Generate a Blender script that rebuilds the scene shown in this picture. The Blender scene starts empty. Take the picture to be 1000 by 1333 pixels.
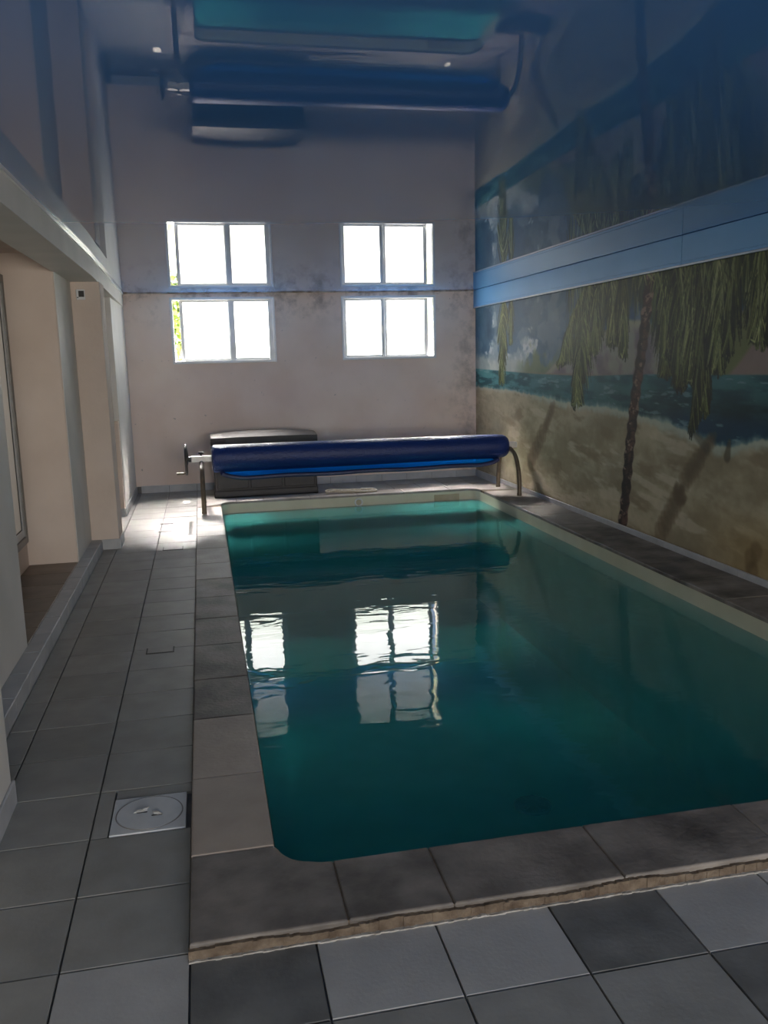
import bpy, bmesh, math, random
import numpy as np
from mathutils import Vector, Matrix

random.seed(7)
rng = np.random.RandomState(11)
C = bpy.context.scene.collection
SC = bpy.context.scene

# ------------------------------------------------------------------ camera
cam_data = bpy.data.cameras.new('camera')
cam_data.sensor_fit = 'HORIZONTAL'
cam_data.sensor_width = 36.0
cam_data.lens = 36.0 * 1120.07 / 1000.0
cam_data.clip_start = 0.05
cam = bpy.data.objects.new('camera', cam_data)
C.objects.link(cam)
YAW, PITCH, ROLL = 0.2043, -0.1763, -0.0241
_f = Vector((math.sin(YAW) * math.cos(PITCH), math.cos(YAW) * math.cos(PITCH), math.sin(PITCH)))
_r0 = Vector((math.cos(YAW), -math.sin(YAW), 0))
_u0 = _r0.cross(_f)
_r = _r0 * math.cos(ROLL) + _u0 * math.sin(ROLL)
_u = _u0 * math.cos(ROLL) - _r0 * math.sin(ROLL)
cam.matrix_world = Matrix(((_r.x, _u.x, -_f.x, 0), (_r.y, _u.y, -_f.y, 0), (_r.z, _u.z, -_f.z, 1.6), (0, 0, 0, 1)))
SC.camera = cam

# ------------------------------------------------------------------ world, sun, lights, exposure
world = bpy.data.worlds.new('world')
SC.world = world
world.use_nodes = True
wn = world.node_tree
sky = wn.nodes.new('ShaderNodeTexSky')
sky.sky_type = 'NISHITA'
sky.sun_disc = False
sky.sun_elevation = math.radians(62)
sky.sun_rotation = 0.0
wn.links.new(sky.outputs['Color'], wn.nodes['Background'].inputs['Color'])
wn.nodes['Background'].inputs['Strength'].default_value = 0.35

sun_data = bpy.data.lights.new('sun', 'SUN')
sun_data.energy = 60.0
sun_data.angle = math.radians(0.55)
sun_data.color = (1.0, 0.95, 0.87)
sun = bpy.data.objects.new('sun', sun_data)
C.objects.link(sun)
sun.location = (1.3, 16, 9)
sun.rotation_euler = (math.radians(-(90 - 63)), 0, 0)      # comes down from behind the back wall

glow_data = bpy.data.lights.new('pane_scatter_lamp', 'SUN')          # added broad sun lamp, stands in for sunlight scattered down by the frosted panes
glow_data.energy = 860.0
glow_data.angle = math.radians(40)
glow_data.color = (1.0, 0.93, 0.88)
glow = bpy.data.objects.new('pane_scatter_lamp', glow_data)
C.objects.link(glow)
glow.location = (2.3, 16, 8)
glow.rotation_euler = (math.radians(-(90 - 52)), 0, 0)

WINDOW_LIGHT = 7.0      # brightness of the frosted panes
SIDE_LIGHT = 0.12         # the glazed door of the niche
day = bpy.data.lights.new('rear_daylight', 'AREA')          # area lamp at an assumed, unseen opening behind the camera, far back for even falloff
day.shape = 'RECTANGLE'
day.size, day.size_y = 2.6, 1.7
day.energy = 350.0
day.color = (1.0, 0.95, 0.88)
day_o = bpy.data.objects.new('rear_daylight', day)
C.objects.link(day_o)
day_o.location = (1.5, -5.48, 1.35)
day_o.rotation_euler = (math.radians(90), 0, 0)

vs = SC.view_settings
vs.view_transform = 'Standard'
vs.look = 'None'
vs.gamma = 1.0
vs.use_curve_mapping = False
vs.exposure = 0.0

# ------------------------------------------------------------------ dimensions (metres)
HC = 2.455                      # stretch ceiling
XR = 3.61                       # right wall
YB = 11.143                     # back wall
PX0, PX1, PY0, PY1 = 0.146, 3.171, 2.47, 9.78   # pool opening
CX0, CY0, CY1 = -0.12, 2.17, 10.06              # outer edge of the coping
ZC = 0.045                      # top of the coping
ZW = -0.085                     # water level
PR = 0.13                       # corner radius of the pool


def srgb(r, g, b):
    def f(c):
        c /= 255.0
        return c / 12.92 if c <= 0.04045 else ((c + 0.055) / 1.055) ** 2.4
    return (f(r), f(g), f(b), 1.0)


# ------------------------------------------------------------------ materials
def new_mat(name):
    m = bpy.data.materials.new(name)
    m.use_nodes = True
    nt = m.node_tree
    return m, nt, nt.nodes['Principled BSDF']


def surf(name, c1, c2=None, rough=0.6, scale=6.0, detail=6.0, bump=0.0, bscale=None, metal=0.0, spec=0.5,
         lo=0.35, hi=0.7, rand=0.0, coat=0.0, ior=None):
    """plain procedural surface: two colours mixed by noise, optional bump and per-object brightness jitter"""
    m, nt, p = new_mat(name)
    N, L = nt.nodes, nt.links
    p.inputs['Roughness'].default_value = rough
    p.inputs['Metallic'].default_value = metal
    p.inputs['Specular IOR Level'].default_value = spec
    p.inputs['Coat Weight'].default_value = coat
    if ior:
        p.inputs['IOR'].default_value = ior
    tc = N.new('ShaderNodeTexCoord')
    geo = N.new('ShaderNodeNewGeometry')
    nz = N.new('ShaderNodeTexNoise')
    nz.inputs['Scale'].default_value = scale
    nz.inputs['Detail'].default_value = detail
    L.new(geo.outputs['Position'], nz.inputs['Vector'])
    ramp = N.new('ShaderNodeValToRGB')
    ramp.color_ramp.elements[0].position = lo
    ramp.color_ramp.elements[1].position = hi
    ramp.color_ramp.elements[0].color = c1
    ramp.color_ramp.elements[1].color = c2 or c1
    L.new(nz.outputs['Fac'], ramp.inputs['Fac'])
    out = ramp.outputs['Color']
    if rand > 0:
        oi = N.new('ShaderNodeObjectInfo')
        mr = N.new('ShaderNodeMapRange')
        mr.inputs['To Min'].default_value = 1 - rand
        mr.inputs['To Max'].default_value = 1 + rand
        L.new(oi.outputs['Random'], mr.inputs['Value'])
        hsv = N.new('ShaderNodeHueSaturation')
        L.new(mr.outputs['Result'], hsv.inputs['Value'])
        L.new(out, hsv.inputs['Color'])
        out = hsv.outputs['Color']
    L.new(out, p.inputs['Base Color'])
    if bump > 0:
        nb = N.new('ShaderNodeTexNoise')
        nb.inputs['Scale'].default_value = bscale or scale * 4
        nb.inputs['Detail'].default_value = 5
        L.new(geo.outputs['Position'], nb.inputs['Vector'])
        b = N.new('ShaderNodeBump')
        b.inputs['Strength'].default_value = bump
        b.inputs['Distance'].default_value = 0.01
        L.new(nb.outputs['Fac'], b.inputs['Height'])
        L.new(b.outputs['Normal'], p.inputs['Normal'])
    return m


M = {}
M['cream'] = surf('cream_plaster', (.60, .49, .41, 1), (.66, .55, .47, 1), rough=.75, scale=2.5, bump=.15, bscale=30)
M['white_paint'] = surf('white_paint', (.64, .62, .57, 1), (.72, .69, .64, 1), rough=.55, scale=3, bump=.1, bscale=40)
M['trim_white'] = surf('trim_white', (.72, .72, .70, 1), (.78, .78, .76, 1), rough=.25, scale=8)
M['frame_white'] = surf('frame_white', (.62, .63, .63, 1), (.70, .70, .70, 1), rough=.35, scale=8)
M['frame_grey'] = surf('frame_grey', (.20, .19, .18, 1), (.26, .25, .23, 1), rough=.4, scale=8, metal=.3)
M['gasket'] = surf('gasket', (.03, .028, .026, 1), rough=.6)
M['concrete'] = surf('concrete', (.10, .10, .10, 1), (.16, .155, .15, 1), rough=.9, scale=9, bump=.3)
M['tile'] = surf('deck_tile', (.225, .22, .203, 1), (.28, .275, .255, 1), rough=.45, scale=7, bump=.08, bscale=60, rand=.10, spec=.4)
M['tile_light'] = surf('deck_tile_light', (.33, .325, .31, 1), (.385, .38, .365, 1), rough=.5, scale=6, bump=.08, bscale=80, rand=.05, spec=.35)
M['tile_dark'] = surf('deck_tile_dark', (.10, .10, .094, 1), (.19, .19, .18, 1), rough=.55, scale=5, bump=.1, bscale=60, rand=.06, spec=.35)
M['kerb_tile'] = surf('kerb_tile', (.36, .37, .38, 1), (.46, .46, .46, 1), rough=.5, scale=7, bump=.06, bscale=60, rand=.06)
M['brown_tile'] = surf('brown_tile', (.13, .095, .07, 1), (.2, .15, .11, 1), rough=.45, scale=5, rand=.08)
M['stone_dark'] = surf('coping_stone_dark', (.085, .073, .064, 1), (.28, .245, .21, 1), rough=.55, scale=4.5, detail=10, bump=.3, bscale=45, lo=.36, hi=.72, rand=.10, spec=.4)
M['stone_mid'] = surf('coping_stone_mid', (.20, .175, .155, 1), (.30, .265, .24, 1), rough=.5, scale=6, detail=8, bump=.2, bscale=50, rand=.08, spec=.4)
M['stone_beige'] = surf('coping_stone_beige', (.30, .245, .20, 1), (.40, .335, .275, 1), rough=.55, scale=4, detail=8, bump=.2, bscale=50, rand=.05, spec=.4)
M['mortar_brown'] = surf('mortar_brown', (.085, .058, .038, 1), (.19, .145, .10, 1), rough=.9, scale=22, bump=.6, bscale=60)
M['grout_white'] = surf('grout_white', (.26, .24, .21, 1), (.48, .45, .40, 1), rough=.9, scale=25, bump=.5, bscale=90)
M['aluminium'] = surf('aluminium', (.62, .60, .56, 1), (.72, .70, .66, 1), rough=.4, metal=.15, scale=20)
M['steel_leg'] = surf('steel_leg', (.13, .10, .07, 1), (.20, .155, .11, 1), rough=.5, metal=.3, scale=15)
M['black_plastic'] = surf('black_plastic', (.02, .02, .02, 1), (.035, .033, .03, 1), rough=.4, scale=12)
M['box_body'] = surf('box_body', (.028, .024, .023, 1), (.036, .031, .029, 1), rough=.5, scale=10, bump=.15, bscale=120)
M['box_lid'] = surf('box_lid', (.05, .042, .039, 1), (.062, .054, .05, 1), rough=.55, scale=10, bump=.1, bscale=120)
M['hatch'] = surf('hatch_plastic', (.47, .49, .50, 1), (.56, .57, .57, 1), rough=.45, scale=12, bump=.05)
M['hatch_stone'] = surf('hatch_bits', (.28, .27, .25, 1), (.7, .69, .66, 1), rough=.7, scale=50)
M['slot'] = surf('dark_slot', (.015, .014, .013, 1), rough=.6)
M['rope'] = surf('rope_cream', (.55, .48, .36, 1), (.75, .68, .54, 1), rough=.7, scale=40, bump=.4, bscale=160)
M['liner'] = surf('pool_liner', (.52, .50, .36, 1), (.60, .575, .43, 1), rough=.5, scale=3, detail=7)
M['drain'] = surf('drain_dark', (.012, .015, .015, 1), (.025, .03, .03, 1), rough=.6, scale=30)
M['plate'] = surf('skimmer_plate', (.36, .31, .20, 1), (.43, .37, .25, 1), rough=.5, scale=9)
M['leaf'] = surf('leaf', (.04, .075, .008, 1), (.14, .19, .03, 1), rough=.5, scale=9, lo=.3, hi=.7)
M['bark'] = surf('bark', (.08, .06, .04, 1), (.16, .12, .08, 1), rough=.9, scale=20)
M['outside_ground'] = surf('outside_ground', (.07, .085, .03, 1), (.12, .12, .06, 1), rough=.9, scale=2)
M['ceiling_trim'] = surf('ceiling_trim', (.26, .19, .13, 1), (.55, .5, .45, 1), rough=.6, scale=9, lo=.4, hi=.6)
M['blue_trim'] = surf('blue_paint', (.11, .34, .64, 1), (.13, .38, .70, 1), rough=.5, scale=2, bump=.06, bscale=40)
M['blue_edge'] = surf('blue_pale_edge', (.36, .46, .58, 1), (.44, .53, .63, 1), rough=.35, scale=6)


def back_plaster():
    m, nt, p = new_mat('back_wall_plaster')
    N, L = nt.nodes, nt.links
    p.inputs['Roughness'].default_value = .8
    geo = N.new('ShaderNodeNewGeometry')
    sep = N.new('ShaderNodeSeparateXYZ')
    L.new(geo.outputs['Position'], sep.inputs[0])
    n1 = N.new('ShaderNodeTexNoise'); n1.inputs['Scale'].default_value = 1.6; n1.inputs['Detail'].default_value = 8
    n2 = N.new('ShaderNodeTexNoise'); n2.inputs['Scale'].default_value = 4.2; n2.inputs['Detail'].default_value = 9
    n2.inputs['Roughness'].default_value = .68
    n3 = N.new('ShaderNodeTexNoise'); n3.inputs['Scale'].default_value = 17; n3.inputs['Detail'].default_value = 4
    for n in (n1, n2, n3):
        L.new(geo.outputs['Position'], n.inputs['Vector'])
    base = N.new('ShaderNodeValToRGB')
    base.color_ramp.elements[0].position = .35; base.color_ramp.elements[1].position = .7
    base.color_ramp.elements[0].color = (.72, .575, .485, 1); base.color_ramp.elements[1].color = (.81, .675, .585, 1)
    L.new(n1.outputs['Fac'], base.inputs['Fac'])
    # damp stains: a band under the ceiling and patches right of the windows
    zb = N.new('ShaderNodeMapRange'); zb.inputs['From Min'].default_value = 2.0; zb.inputs['From Max'].default_value = 2.42
    L.new(sep.outputs['Z'], zb.inputs['Value'])
    xb = N.new('ShaderNodeMapRange'); xb.inputs['From Min'].default_value = 3.05; xb.inputs['From Max'].default_value = 3.55
    xb.inputs['To Max'].default_value = .7
    L.new(sep.outputs['X'], xb.inputs['Value'])
    mx = N.new('ShaderNodeMath'); mx.operation = 'MAXIMUM'
    L.new(zb.outputs[0], mx.inputs[0]); L.new(xb.outputs[0], mx.inputs[1])
    ns = N.new('ShaderNodeMapRange'); ns.inputs['From Min'].default_value = .48; ns.inputs['From Max'].default_value = .66
    L.new(n2.outputs['Fac'], ns.inputs['Value'])
    mu = N.new('ShaderNodeMath'); mu.operation = 'MULTIPLY'
    L.new(mx.outputs[0], mu.inputs[0]); L.new(ns.outputs[0], mu.inputs[1])
    mu2 = N.new('ShaderNodeMath'); mu2.operation = 'MULTIPLY'; mu2.inputs[1].default_value = .8
    L.new(mu.outputs[0], mu2.inputs[0])
    mix = N.new('ShaderNodeMix'); mix.data_type = 'RGBA'
    L.new(mu2.outputs[0], mix.inputs[0]); L.new(base.outputs['Color'], mix.inputs[6])
    mix.inputs[7].default_value = (.24, .195, .165, 1)
    # small pits
    pit = N.new('ShaderNodeMapRange'); pit.inputs['From Min'].default_value = .71; pit.inputs['From Max'].default_value = .76
    pit.inputs['To Max'].default_value = .5
    L.new(n3.outputs['Fac'], pit.inputs['Value'])
    mix2 = N.new('ShaderNodeMix'); mix2.data_type = 'RGBA'
    L.new(pit.outputs[0], mix2.inputs[0]); L.new(mix.outputs[2], mix2.inputs[6]); mix2.inputs[7].default_value = (.16, .15, .15, 1)
    L.new(mix2.outputs[2], p.inputs['Base Color'])
    b = N.new('ShaderNodeBump'); b.inputs['Strength'].default_value = .25; b.inputs['Distance'].default_value = .01
    L.new(n2.outputs['Fac'], b.inputs['Height']); L.new(b.outputs['Normal'], p.inputs['Normal'])
    return m


M['back_wall'] = back_plaster()


def stretch_ceiling():
    m, nt, p = new_mat('stretch_ceiling_gloss')
    N, L = nt.nodes, nt.links
    p.inputs['Base Color'].default_value = (.07, .215, .52, 1)
    p.inputs['Roughness'].default_value = .008
    p.inputs['IOR'].default_value = 1.5
    geo = N.new('ShaderNodeNewGeometry')
    nz = N.new('ShaderNodeTexNoise'); nz.inputs['Scale'].default_value = .9; nz.inputs['Detail'].default_value = 1
    L.new(geo.outputs['Position'], nz.inputs['Vector'])
    b = N.new('ShaderNodeBump'); b.inputs['Strength'].default_value = .012; b.inputs['Distance'].default_value = .05
    L.new(nz.outputs['Fac'], b.inputs['Height']); L.new(b.outputs['Normal'], p.inputs['Normal'])
    return m


M['ceiling'] = stretch_ceiling()


def water_mat():
    m = bpy.data.materials.new('pool_water'); m.use_nodes = True
    nt = m.node_tree; N, L = nt.nodes, nt.links
    N.remove(N['Principled BSDF'])
    out = N['Material Output']
    tr = N.new('ShaderNodeBsdfTransparent'); tr.inputs['Color'].default_value = (.97, 1, 1, 1)
    gl = N.new('ShaderNodeBsdfGlossy'); gl.inputs['Roughness'].default_value = .012
    fr = N.new('ShaderNodeFresnel'); fr.inputs['IOR'].default_value = 1.333
    geo = N.new('ShaderNodeNewGeometry')
    inv = N.new('ShaderNodeMath'); inv.operation = 'SUBTRACT'; inv.inputs[0].default_value = 1
    L.new(geo.outputs['Backfacing'], inv.inputs[1])
    mu = N.new('ShaderNodeMath'); mu.operation = 'MULTIPLY'
    L.new(fr.outputs[0], mu.inputs[0]); L.new(inv.outputs[0], mu.inputs[1])
    mp = N.new('ShaderNodeMapping'); mp.inputs['Scale'].default_value = (1.0, 2.2, 1)
    L.new(geo.outputs['Position'], mp.inputs['Vector'])
    nz = N.new('ShaderNodeTexNoise'); nz.inputs['Scale'].default_value = 3.2; nz.inputs['Detail'].default_value = 2.0
    nz.inputs['Distortion'].default_value = .4
    L.new(mp.outputs[0], nz.inputs['Vector'])
    b = N.new('ShaderNodeBump'); b.inputs['Strength'].default_value = .07; b.inputs['Distance'].default_value = .03
    L.new(nz.outputs['Fac'], b.inputs['Height'])
    L.new(b.outputs['Normal'], gl.inputs['Normal'])
    df = N.new('ShaderNodeBsdfDiffuse'); df.inputs['Color'].default_value = (.045, .36, .345, 1)     # fine murk in the water
    tb = N.new('ShaderNodeMixShader'); tb.inputs[0].default_value = .44
    L.new(tr.outputs[0], tb.inputs[1]); L.new(df.outputs[0], tb.inputs[2])
    mix = N.new('ShaderNodeMixShader')
    L.new(mu.outputs[0], mix.inputs[0]); L.new(tb.outputs[0], mix.inputs[1]); L.new(gl.outputs[0], mix.inputs[2])
    L.new(mix.outputs[0], out.inputs['Surface'])
    va = N.new('ShaderNodeVolumeAbsorption')
    va.inputs['Color'].default_value = (.0, .74, .755, 1); va.inputs['Density'].default_value = 1.2
    L.new(va.outputs[0], out.inputs['Volume'])
    return m


M['water'] = water_mat()


def pane_mat(name, strength, top, bottom, z0, z1, clear=0.0):
    """frosted glass lit by the day outside: a lit window, glossy on its face"""
    m, nt, p = new_mat(name)
    N, L = nt.nodes, nt.links
    p.inputs['Base Color'].default_value = (.5, .52, .52, 1)
    p.inputs['Roughness'].default_value = .25
    geo = N.new('ShaderNodeNewGeometry'); sep = N.new('ShaderNodeSeparateXYZ')
    L.new(geo.outputs['Position'], sep.inputs[0])
    mr = N.new('ShaderNodeMapRange'); mr.inputs['From Min'].default_value = z0; mr.inputs['From Max'].default_value = z1
    L.new(sep.outputs['Z'], mr.inputs['Value'])
    nz = N.new('ShaderNodeTexNoise'); nz.inputs['Scale'].default_value = 3
    L.new(geo.outputs['Position'], nz.inputs['Vector'])
    ad = N.new('ShaderNodeMath'); ad.operation = 'MULTIPLY_ADD'; ad.inputs[1].default_value = .35; ad.inputs[2].default_value = -.17
    L.new(nz.outputs['Fac'], ad.inputs[0])
    sm = N.new('ShaderNodeMath'); sm.operation = 'ADD'
    L.new(mr.outputs[0], sm.inputs[0]); L.new(ad.outputs[0], sm.inputs[1])
    r = N.new('ShaderNodeValToRGB')
    r.color_ramp.elements[0].position = .12; r.color_ramp.elements[1].position = .5
    r.color_ramp.elements[0].color = bottom; r.color_ramp.elements[1].color = top
    L.new(sm.outputs[0], r.inputs['Fac'])
    L.new(r.outputs['Color'], p.inputs['Emission Color'])
    p.inputs['Emission Strength'].default_value = strength
    if clear > 0:
        t = N.new('ShaderNodeBsdfTransparent'); mix = N.new('ShaderNodeMixShader'); mix.inputs[0].default_value = clear
        L.new(p.outputs[0], mix.inputs[1]); L.new(t.outputs[0], mix.inputs[2])
        L.new(mix.outputs[0], N['Material Output'].inputs['Surface'])
    return m


M['pane'] = pane_mat('frosted_pane', WINDOW_LIGHT, (1, .98, .95, 1), (.62, .66, .56, 1), 1.62, 2.36, .15)
M['side_pane'] = pane_mat('side_pane', SIDE_LIGHT, (1, .86, .70, 1), (.6, .5, .4, 1), .3, 2.2)


def cover_mat(name, col, transl):
    m, nt, p = new_mat(name)
    N, L = nt.nodes, nt.links
    p.inputs['Base Color'].default_value = col
    p.inputs['Roughness'].default_value = .45
    geo = N.new('ShaderNodeNewGeometry')
    vo = N.new('ShaderNodeTexVoronoi'); vo.inputs['Scale'].default_value = 62
    L.new(geo.outputs['Position'], vo.inputs['Vector'])
    b = N.new('ShaderNodeBump'); b.inputs['Strength'].default_value = .5; b.inputs['Distance'].default_value = .006
    b.invert = True
    L.new(vo.outputs['Distance'], b.inputs['Height']); L.new(b.outputs['Normal'], p.inputs['Normal'])
    if transl > 0:
        t = N.new('ShaderNodeBsdfTranslucent'); t.inputs['Color'].default_value = (.06, .52, 1.0, 1)
        mix = N.new('ShaderNodeMixShader'); mix.inputs[0].default_value = transl
        L.new(p.outputs[0], mix.inputs[1]); L.new(t.outputs[0], mix.inputs[2])
        L.new(mix.outputs[0], N['Material Output'].inputs['Surface'])
    return m


M['cover'] = cover_mat('bubble_cover', (.006, .026, .15, 1), 0)
M['cover_thin'] = cover_mat('bubble_cover_single_layer', (.03, .25, .9, 1), .88)
M['cover_hem'] = cover_mat('bubble_cover_hem', (.012, .02, .09, 1), 0)


def mural_mat():
    m, nt, p = new_mat('mural_paint')
    N, L = nt.nodes, nt.links
    a = N.new('ShaderNodeVertexColor'); a.layer_name = 'paint'
    geo = N.new('ShaderNodeNewGeometry')
    nz = N.new('ShaderNodeTexNoise'); nz.inputs['Scale'].default_value = 14; nz.inputs['Detail'].default_value = 6
    L.new(geo.outputs['Position'], nz.inputs['Vector'])
    mr = N.new('ShaderNodeMapRange'); mr.inputs['To Min'].default_value = .86; mr.inputs['To Max'].default_value = 1.14
    L.new(nz.outputs['Fac'], mr.inputs['Value'])
    hsv = N.new('ShaderNodeHueSaturation')
    L.new(mr.outputs[0], hsv.inputs['Value']); L.new(a.outputs['Color'], hsv.inputs['Color'])
    L.new(hsv.outputs['Color'], p.inputs['Base Color'])
    p.inputs['Roughness'].default_value = .62
    p.inputs['Specular IOR Level'].default_value = .35
    return m


M['mural'] = mural_mat()


# ------------------------------------------------------------------ geometry helpers
def link(o, parent=None):
    C.objects.link(o)
    if parent:
        o.parent = parent
    return o


def obj(name, bm, mat, parent=None, smooth=False):
    me = bpy.data.meshes.new(name)
    bmesh.ops.recalc_face_normals(bm, faces=bm.faces)
    bm.to_mesh(me)
    bm.free()
    if smooth:
        me.polygons.foreach_set('use_smooth', [True] * len(me.polygons))
    for mm in (mat if isinstance(mat, (list, tuple)) else [mat]):
        me.materials.append(mm)
    return link(bpy.data.objects.new(name, me), parent)


def empty(name, loc=(0, 0, 0)):
    o = bpy.data.objects.new(name, None)
    o.location = loc
    o.empty_display_size = .1
    return link(o)


def tag(o, label=None, cat=None, group=None, kind=None):
    if label: o['label'] = label
    if cat: o['category'] = cat
    if group: o['group'] = group
    if kind: o['kind'] = kind
    return o


def box(bm, x0, x1, y0, y1, z0, z1, bevel=0.0, seg=2):
    r = bmesh.ops.create_cube(bm, size=1)
    vs_ = r['verts']
    for v in vs_:
        v.co = ((x0 + x1) / 2 + v.co.x * (x1 - x0), (y0 + y1) / 2 + v.co.y * (y1 - y0), (z0 + z1) / 2 + v.co.z * (z1 - z0))
    if bevel > 0:
        es = list({e for v in vs_ for e in v.link_edges})
        bmesh.ops.bevel(bm, geom=es, offset=bevel, segments=seg, affect='EDGES', profile=.5)
    return bm


def boxobj(name, dims, mat, parent=None, bevel=0.0, seg=2):
    """dims in parent-local coordinates"""
    bm = bmesh.new()
    box(bm, *dims, bevel=bevel, seg=seg)
    return obj(name, bm, mat, parent)


def prism(bm, outline, z0, z1, bevel=0.0, top_only=True, seg=3):
    lo = [bm.verts.new((x, y, z0)) for x, y in outline]
    hi = [bm.verts.new((x, y, z1)) for x, y in outline]
    n = len(outline)
    bm.faces.new(lo[::-1])
    top = bm.faces.new(hi)
    for i in range(n):
        bm.faces.new((lo[i], lo[(i + 1) % n], hi[(i + 1) % n], hi[i]))
    if bevel > 0:
        bmesh.ops.bevel(bm, geom=list(top.edges), offset=bevel, segments=seg, affect='EDGES', profile=.5)
    return bm


def tube(bm, pts, r, n=12, caps=True, closed=False):
    pts = [Vector(p) for p in pts]
    rings = []
    up = Vector((0, 0, 1))
    m = len(pts)
    prev = None
    for i, p in enumerate(pts):
        if closed:
            d = (pts[(i + 1) % m] - pts[i - 1]).normalized()
        else:
            d = (pts[min(i + 1, m - 1)] - pts[max(i - 1, 0)]).normalized()
        if prev is None:
            a = up if abs(d.dot(up)) < .9 else Vector((1, 0, 0))
            s = d.cross(a).normalized()
        else:
            s = (prev - d * prev.dot(d)).normalized()
        prev = s
        t = d.cross(s)
        rr = r[i] if isinstance(r, (list, tuple)) else r
        rings.append([bm.verts.new(p + s * rr * math.cos(2 * math.pi * k / n) + t * rr * math.sin(2 * math.pi * k / n)) for k in range(n)])
    for i in range(m if closed else m - 1):
        a, b = rings[i], rings[(i + 1) % m]
        for k in range(n):
            bm.faces.new((a[k], a[(k + 1) % n], b[(k + 1) % n], b[k]))
    if caps and not closed:
        bm.faces.new(rings[0][::-1]); bm.faces.new(rings[-1])
    return bm


def smooth_path(pts, sub=6):
    """Catmull-Rom"""
    P = [Vector(p) for p in pts]
    out = []
    for i in range(len(P) - 1):
        p0, p1, p2, p3 = P[max(i - 1, 0)], P[i], P[i + 1], P[min(i + 2, len(P) - 1)]
        for k in range(sub):
            t = k / sub
            out.append(.5 * ((2 * p1) + (p2 - p0) * t + (2 * p0 - 5 * p1 + 4 * p2 - p3) * t * t + (3 * p1 - p0 - 3 * p2 + p3) * t ** 3))
    out.append(P[-1])
    return out


def round_rect(x0, x1, y0, y1, r, n=8):
    pts = []
    for cx, cy, a0 in ((x1 - r, y0 + r, -90), (x1 - r, y1 - r, 0), (x0 + r, y1 - r, 90), (x0 + r, y0 + r, 180)):
        for k in range(n + 1):
            a = math.radians(a0 + 90 * k / n)
            pts.append((cx + r * math.cos(a), cy + r * math.sin(a)))
    return pts


# shared meshes for tiles
_cache = {}


def piece(name, w, d, h, mat, loc, parent, bevel=.003, jitter=0.0):
    key = (name, round(w, 3), round(d, 3), round(h, 3), mat.name)
    if key not in _cache:
        bm = bmesh.new()
        box(bm, -w / 2, w / 2, -d / 2, d / 2, -h, 0, bevel=0)
        tops = [e for e in bm.edges if all(v.co.z > -h / 2 for v in e.verts)]
        bmesh.ops.bevel(bm, geom=tops, offset=bevel, segments=1, affect='EDGES')
        me = bpy.data.meshes.new(name)
        bm.to_mesh(me); bm.free()
        me.materials.append(mat)
        _cache[key] = me
    o = bpy.data.objects.new(name, _cache[key])
    o.location = (loc[0], loc[1], loc[2] + (rng.rand() - .5) * jitter)
    return link(o, parent)


# ================================================================== SETTING
# ---- floor slab with the pool opening, tiles on it
bm = bmesh.new()
FX0, FX1, FY0, FY1 = -1.75, 3.85, -5.7, 11.4
hx0, hx1, hy0, hy1 = PX0 - .03, PX1 + .03, PY0 - .03, PY1 + .03
for d in ((FX0, hx0, FY0, FY1), (hx1, FX1, FY0, FY1), (hx0, hx1, FY0, hy0), (hx0, hx1, hy1, FY1)):
    box(bm, *d, -.25, -.012)
floor = tag(obj('floor', bm, M['concrete']), kind='structure')

TX, TY, G = .344, .335, .006
TX0, TY0 = -.465, 1.86          # a joint crossing
front_pattern = {(-2, 0): 'tile', (-1, 0): 'tile_light', (0, 0): 'tile_light', (1, 0): 'tile_dark', (2, 0): 'tile_light', (3, 0): 'tile_light',
                 (4, 0): 'tile_dark', (5, 0): 'tile_light'}


def deck_tile(x0, x1, y0, y1, mat, jitter=.0016):
    w, d = x1 - x0 - G, y1 - y0 - G
    if w < .02 or d < .02:
        return
    piece('tile', w, d, .012, M[mat], ((x0 + x1) / 2, (y0 + y1) / 2, 0), floor, bevel=.0015, jitter=jitter)


LEFT_EDGE = -.925
# left walkway: three columns
row = 0
for j in range(-4, 28):
    y0 = TY0 + j * TY
    y1 = min(y0 + TY, YB)
    cols = [(LEFT_EDGE, TX0 - TX), (TX0 - TX, TX0), (TX0, TX0 + TX)]
    for i, (x0, x1) in enumerate(cols):
        if i == 2 and j == 3:      # the hatch tile: two filler strips round the lid
            deck_tile(x0, -.404, y0, y1, 'tile'); deck_tile(-.404, x1, y0 + .262, y1, 'tile')
            continue
        mt = 'tile'
        if j <= 0:
            mt = random.choice(['tile', 'tile_light', 'tile'])
            if j == 0: mt = ['tile_dark', 'tile', 'tile_light'][i]
            if j == -1: mt = ['tile', 'tile', 'tile_light'][i]
        deck_tile(x0, x1, y0, y1, mt)
# front: rows before the pool
for j in range(-4, 1):
    y0 = TY0 + j * TY
    y1 = y0 + TY - (.02 if j == 0 else 0)
    for i in range(1, 12):
        x0 = TX0 + i * TX
        x1 = min(x0 + TX, XR)
        if j == 0:
            mt = ['tile_dark', 'tile_light', 'tile_light', 'tile_dark', 'tile_light', 'tile_light', 'tile_dark', 'tile_light', 'tile', 'tile_light', 'tile'][i - 1]
        elif j == -1:
            mt = ['tile_dark', 'tile', 'tile', 'tile', 'tile_dark', 'tile_light', 'tile', 'tile_dark', 'tile', 'tile', 'tile'][i - 1]
        else:
            mt = random.choice(['tile', 'tile_light', 'tile_dark'])
        deck_tile(x0, x1, y0, y1, mt)
# strip behind the pool
ys = [CY1, 10.38, 10.715, YB]
for j in range(3):
    for i in range(1, 12):
        x0 = TX0 + i * TX
        deck_tile(x0, min(x0 + TX, XR), ys[j], ys[j + 1], 'tile')

# ---- ceiling
tag(boxobj('ceiling', (-1.75, 3.85, -5.7, 11.4, HC, HC + .03), M['ceiling']), kind='structure')

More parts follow.
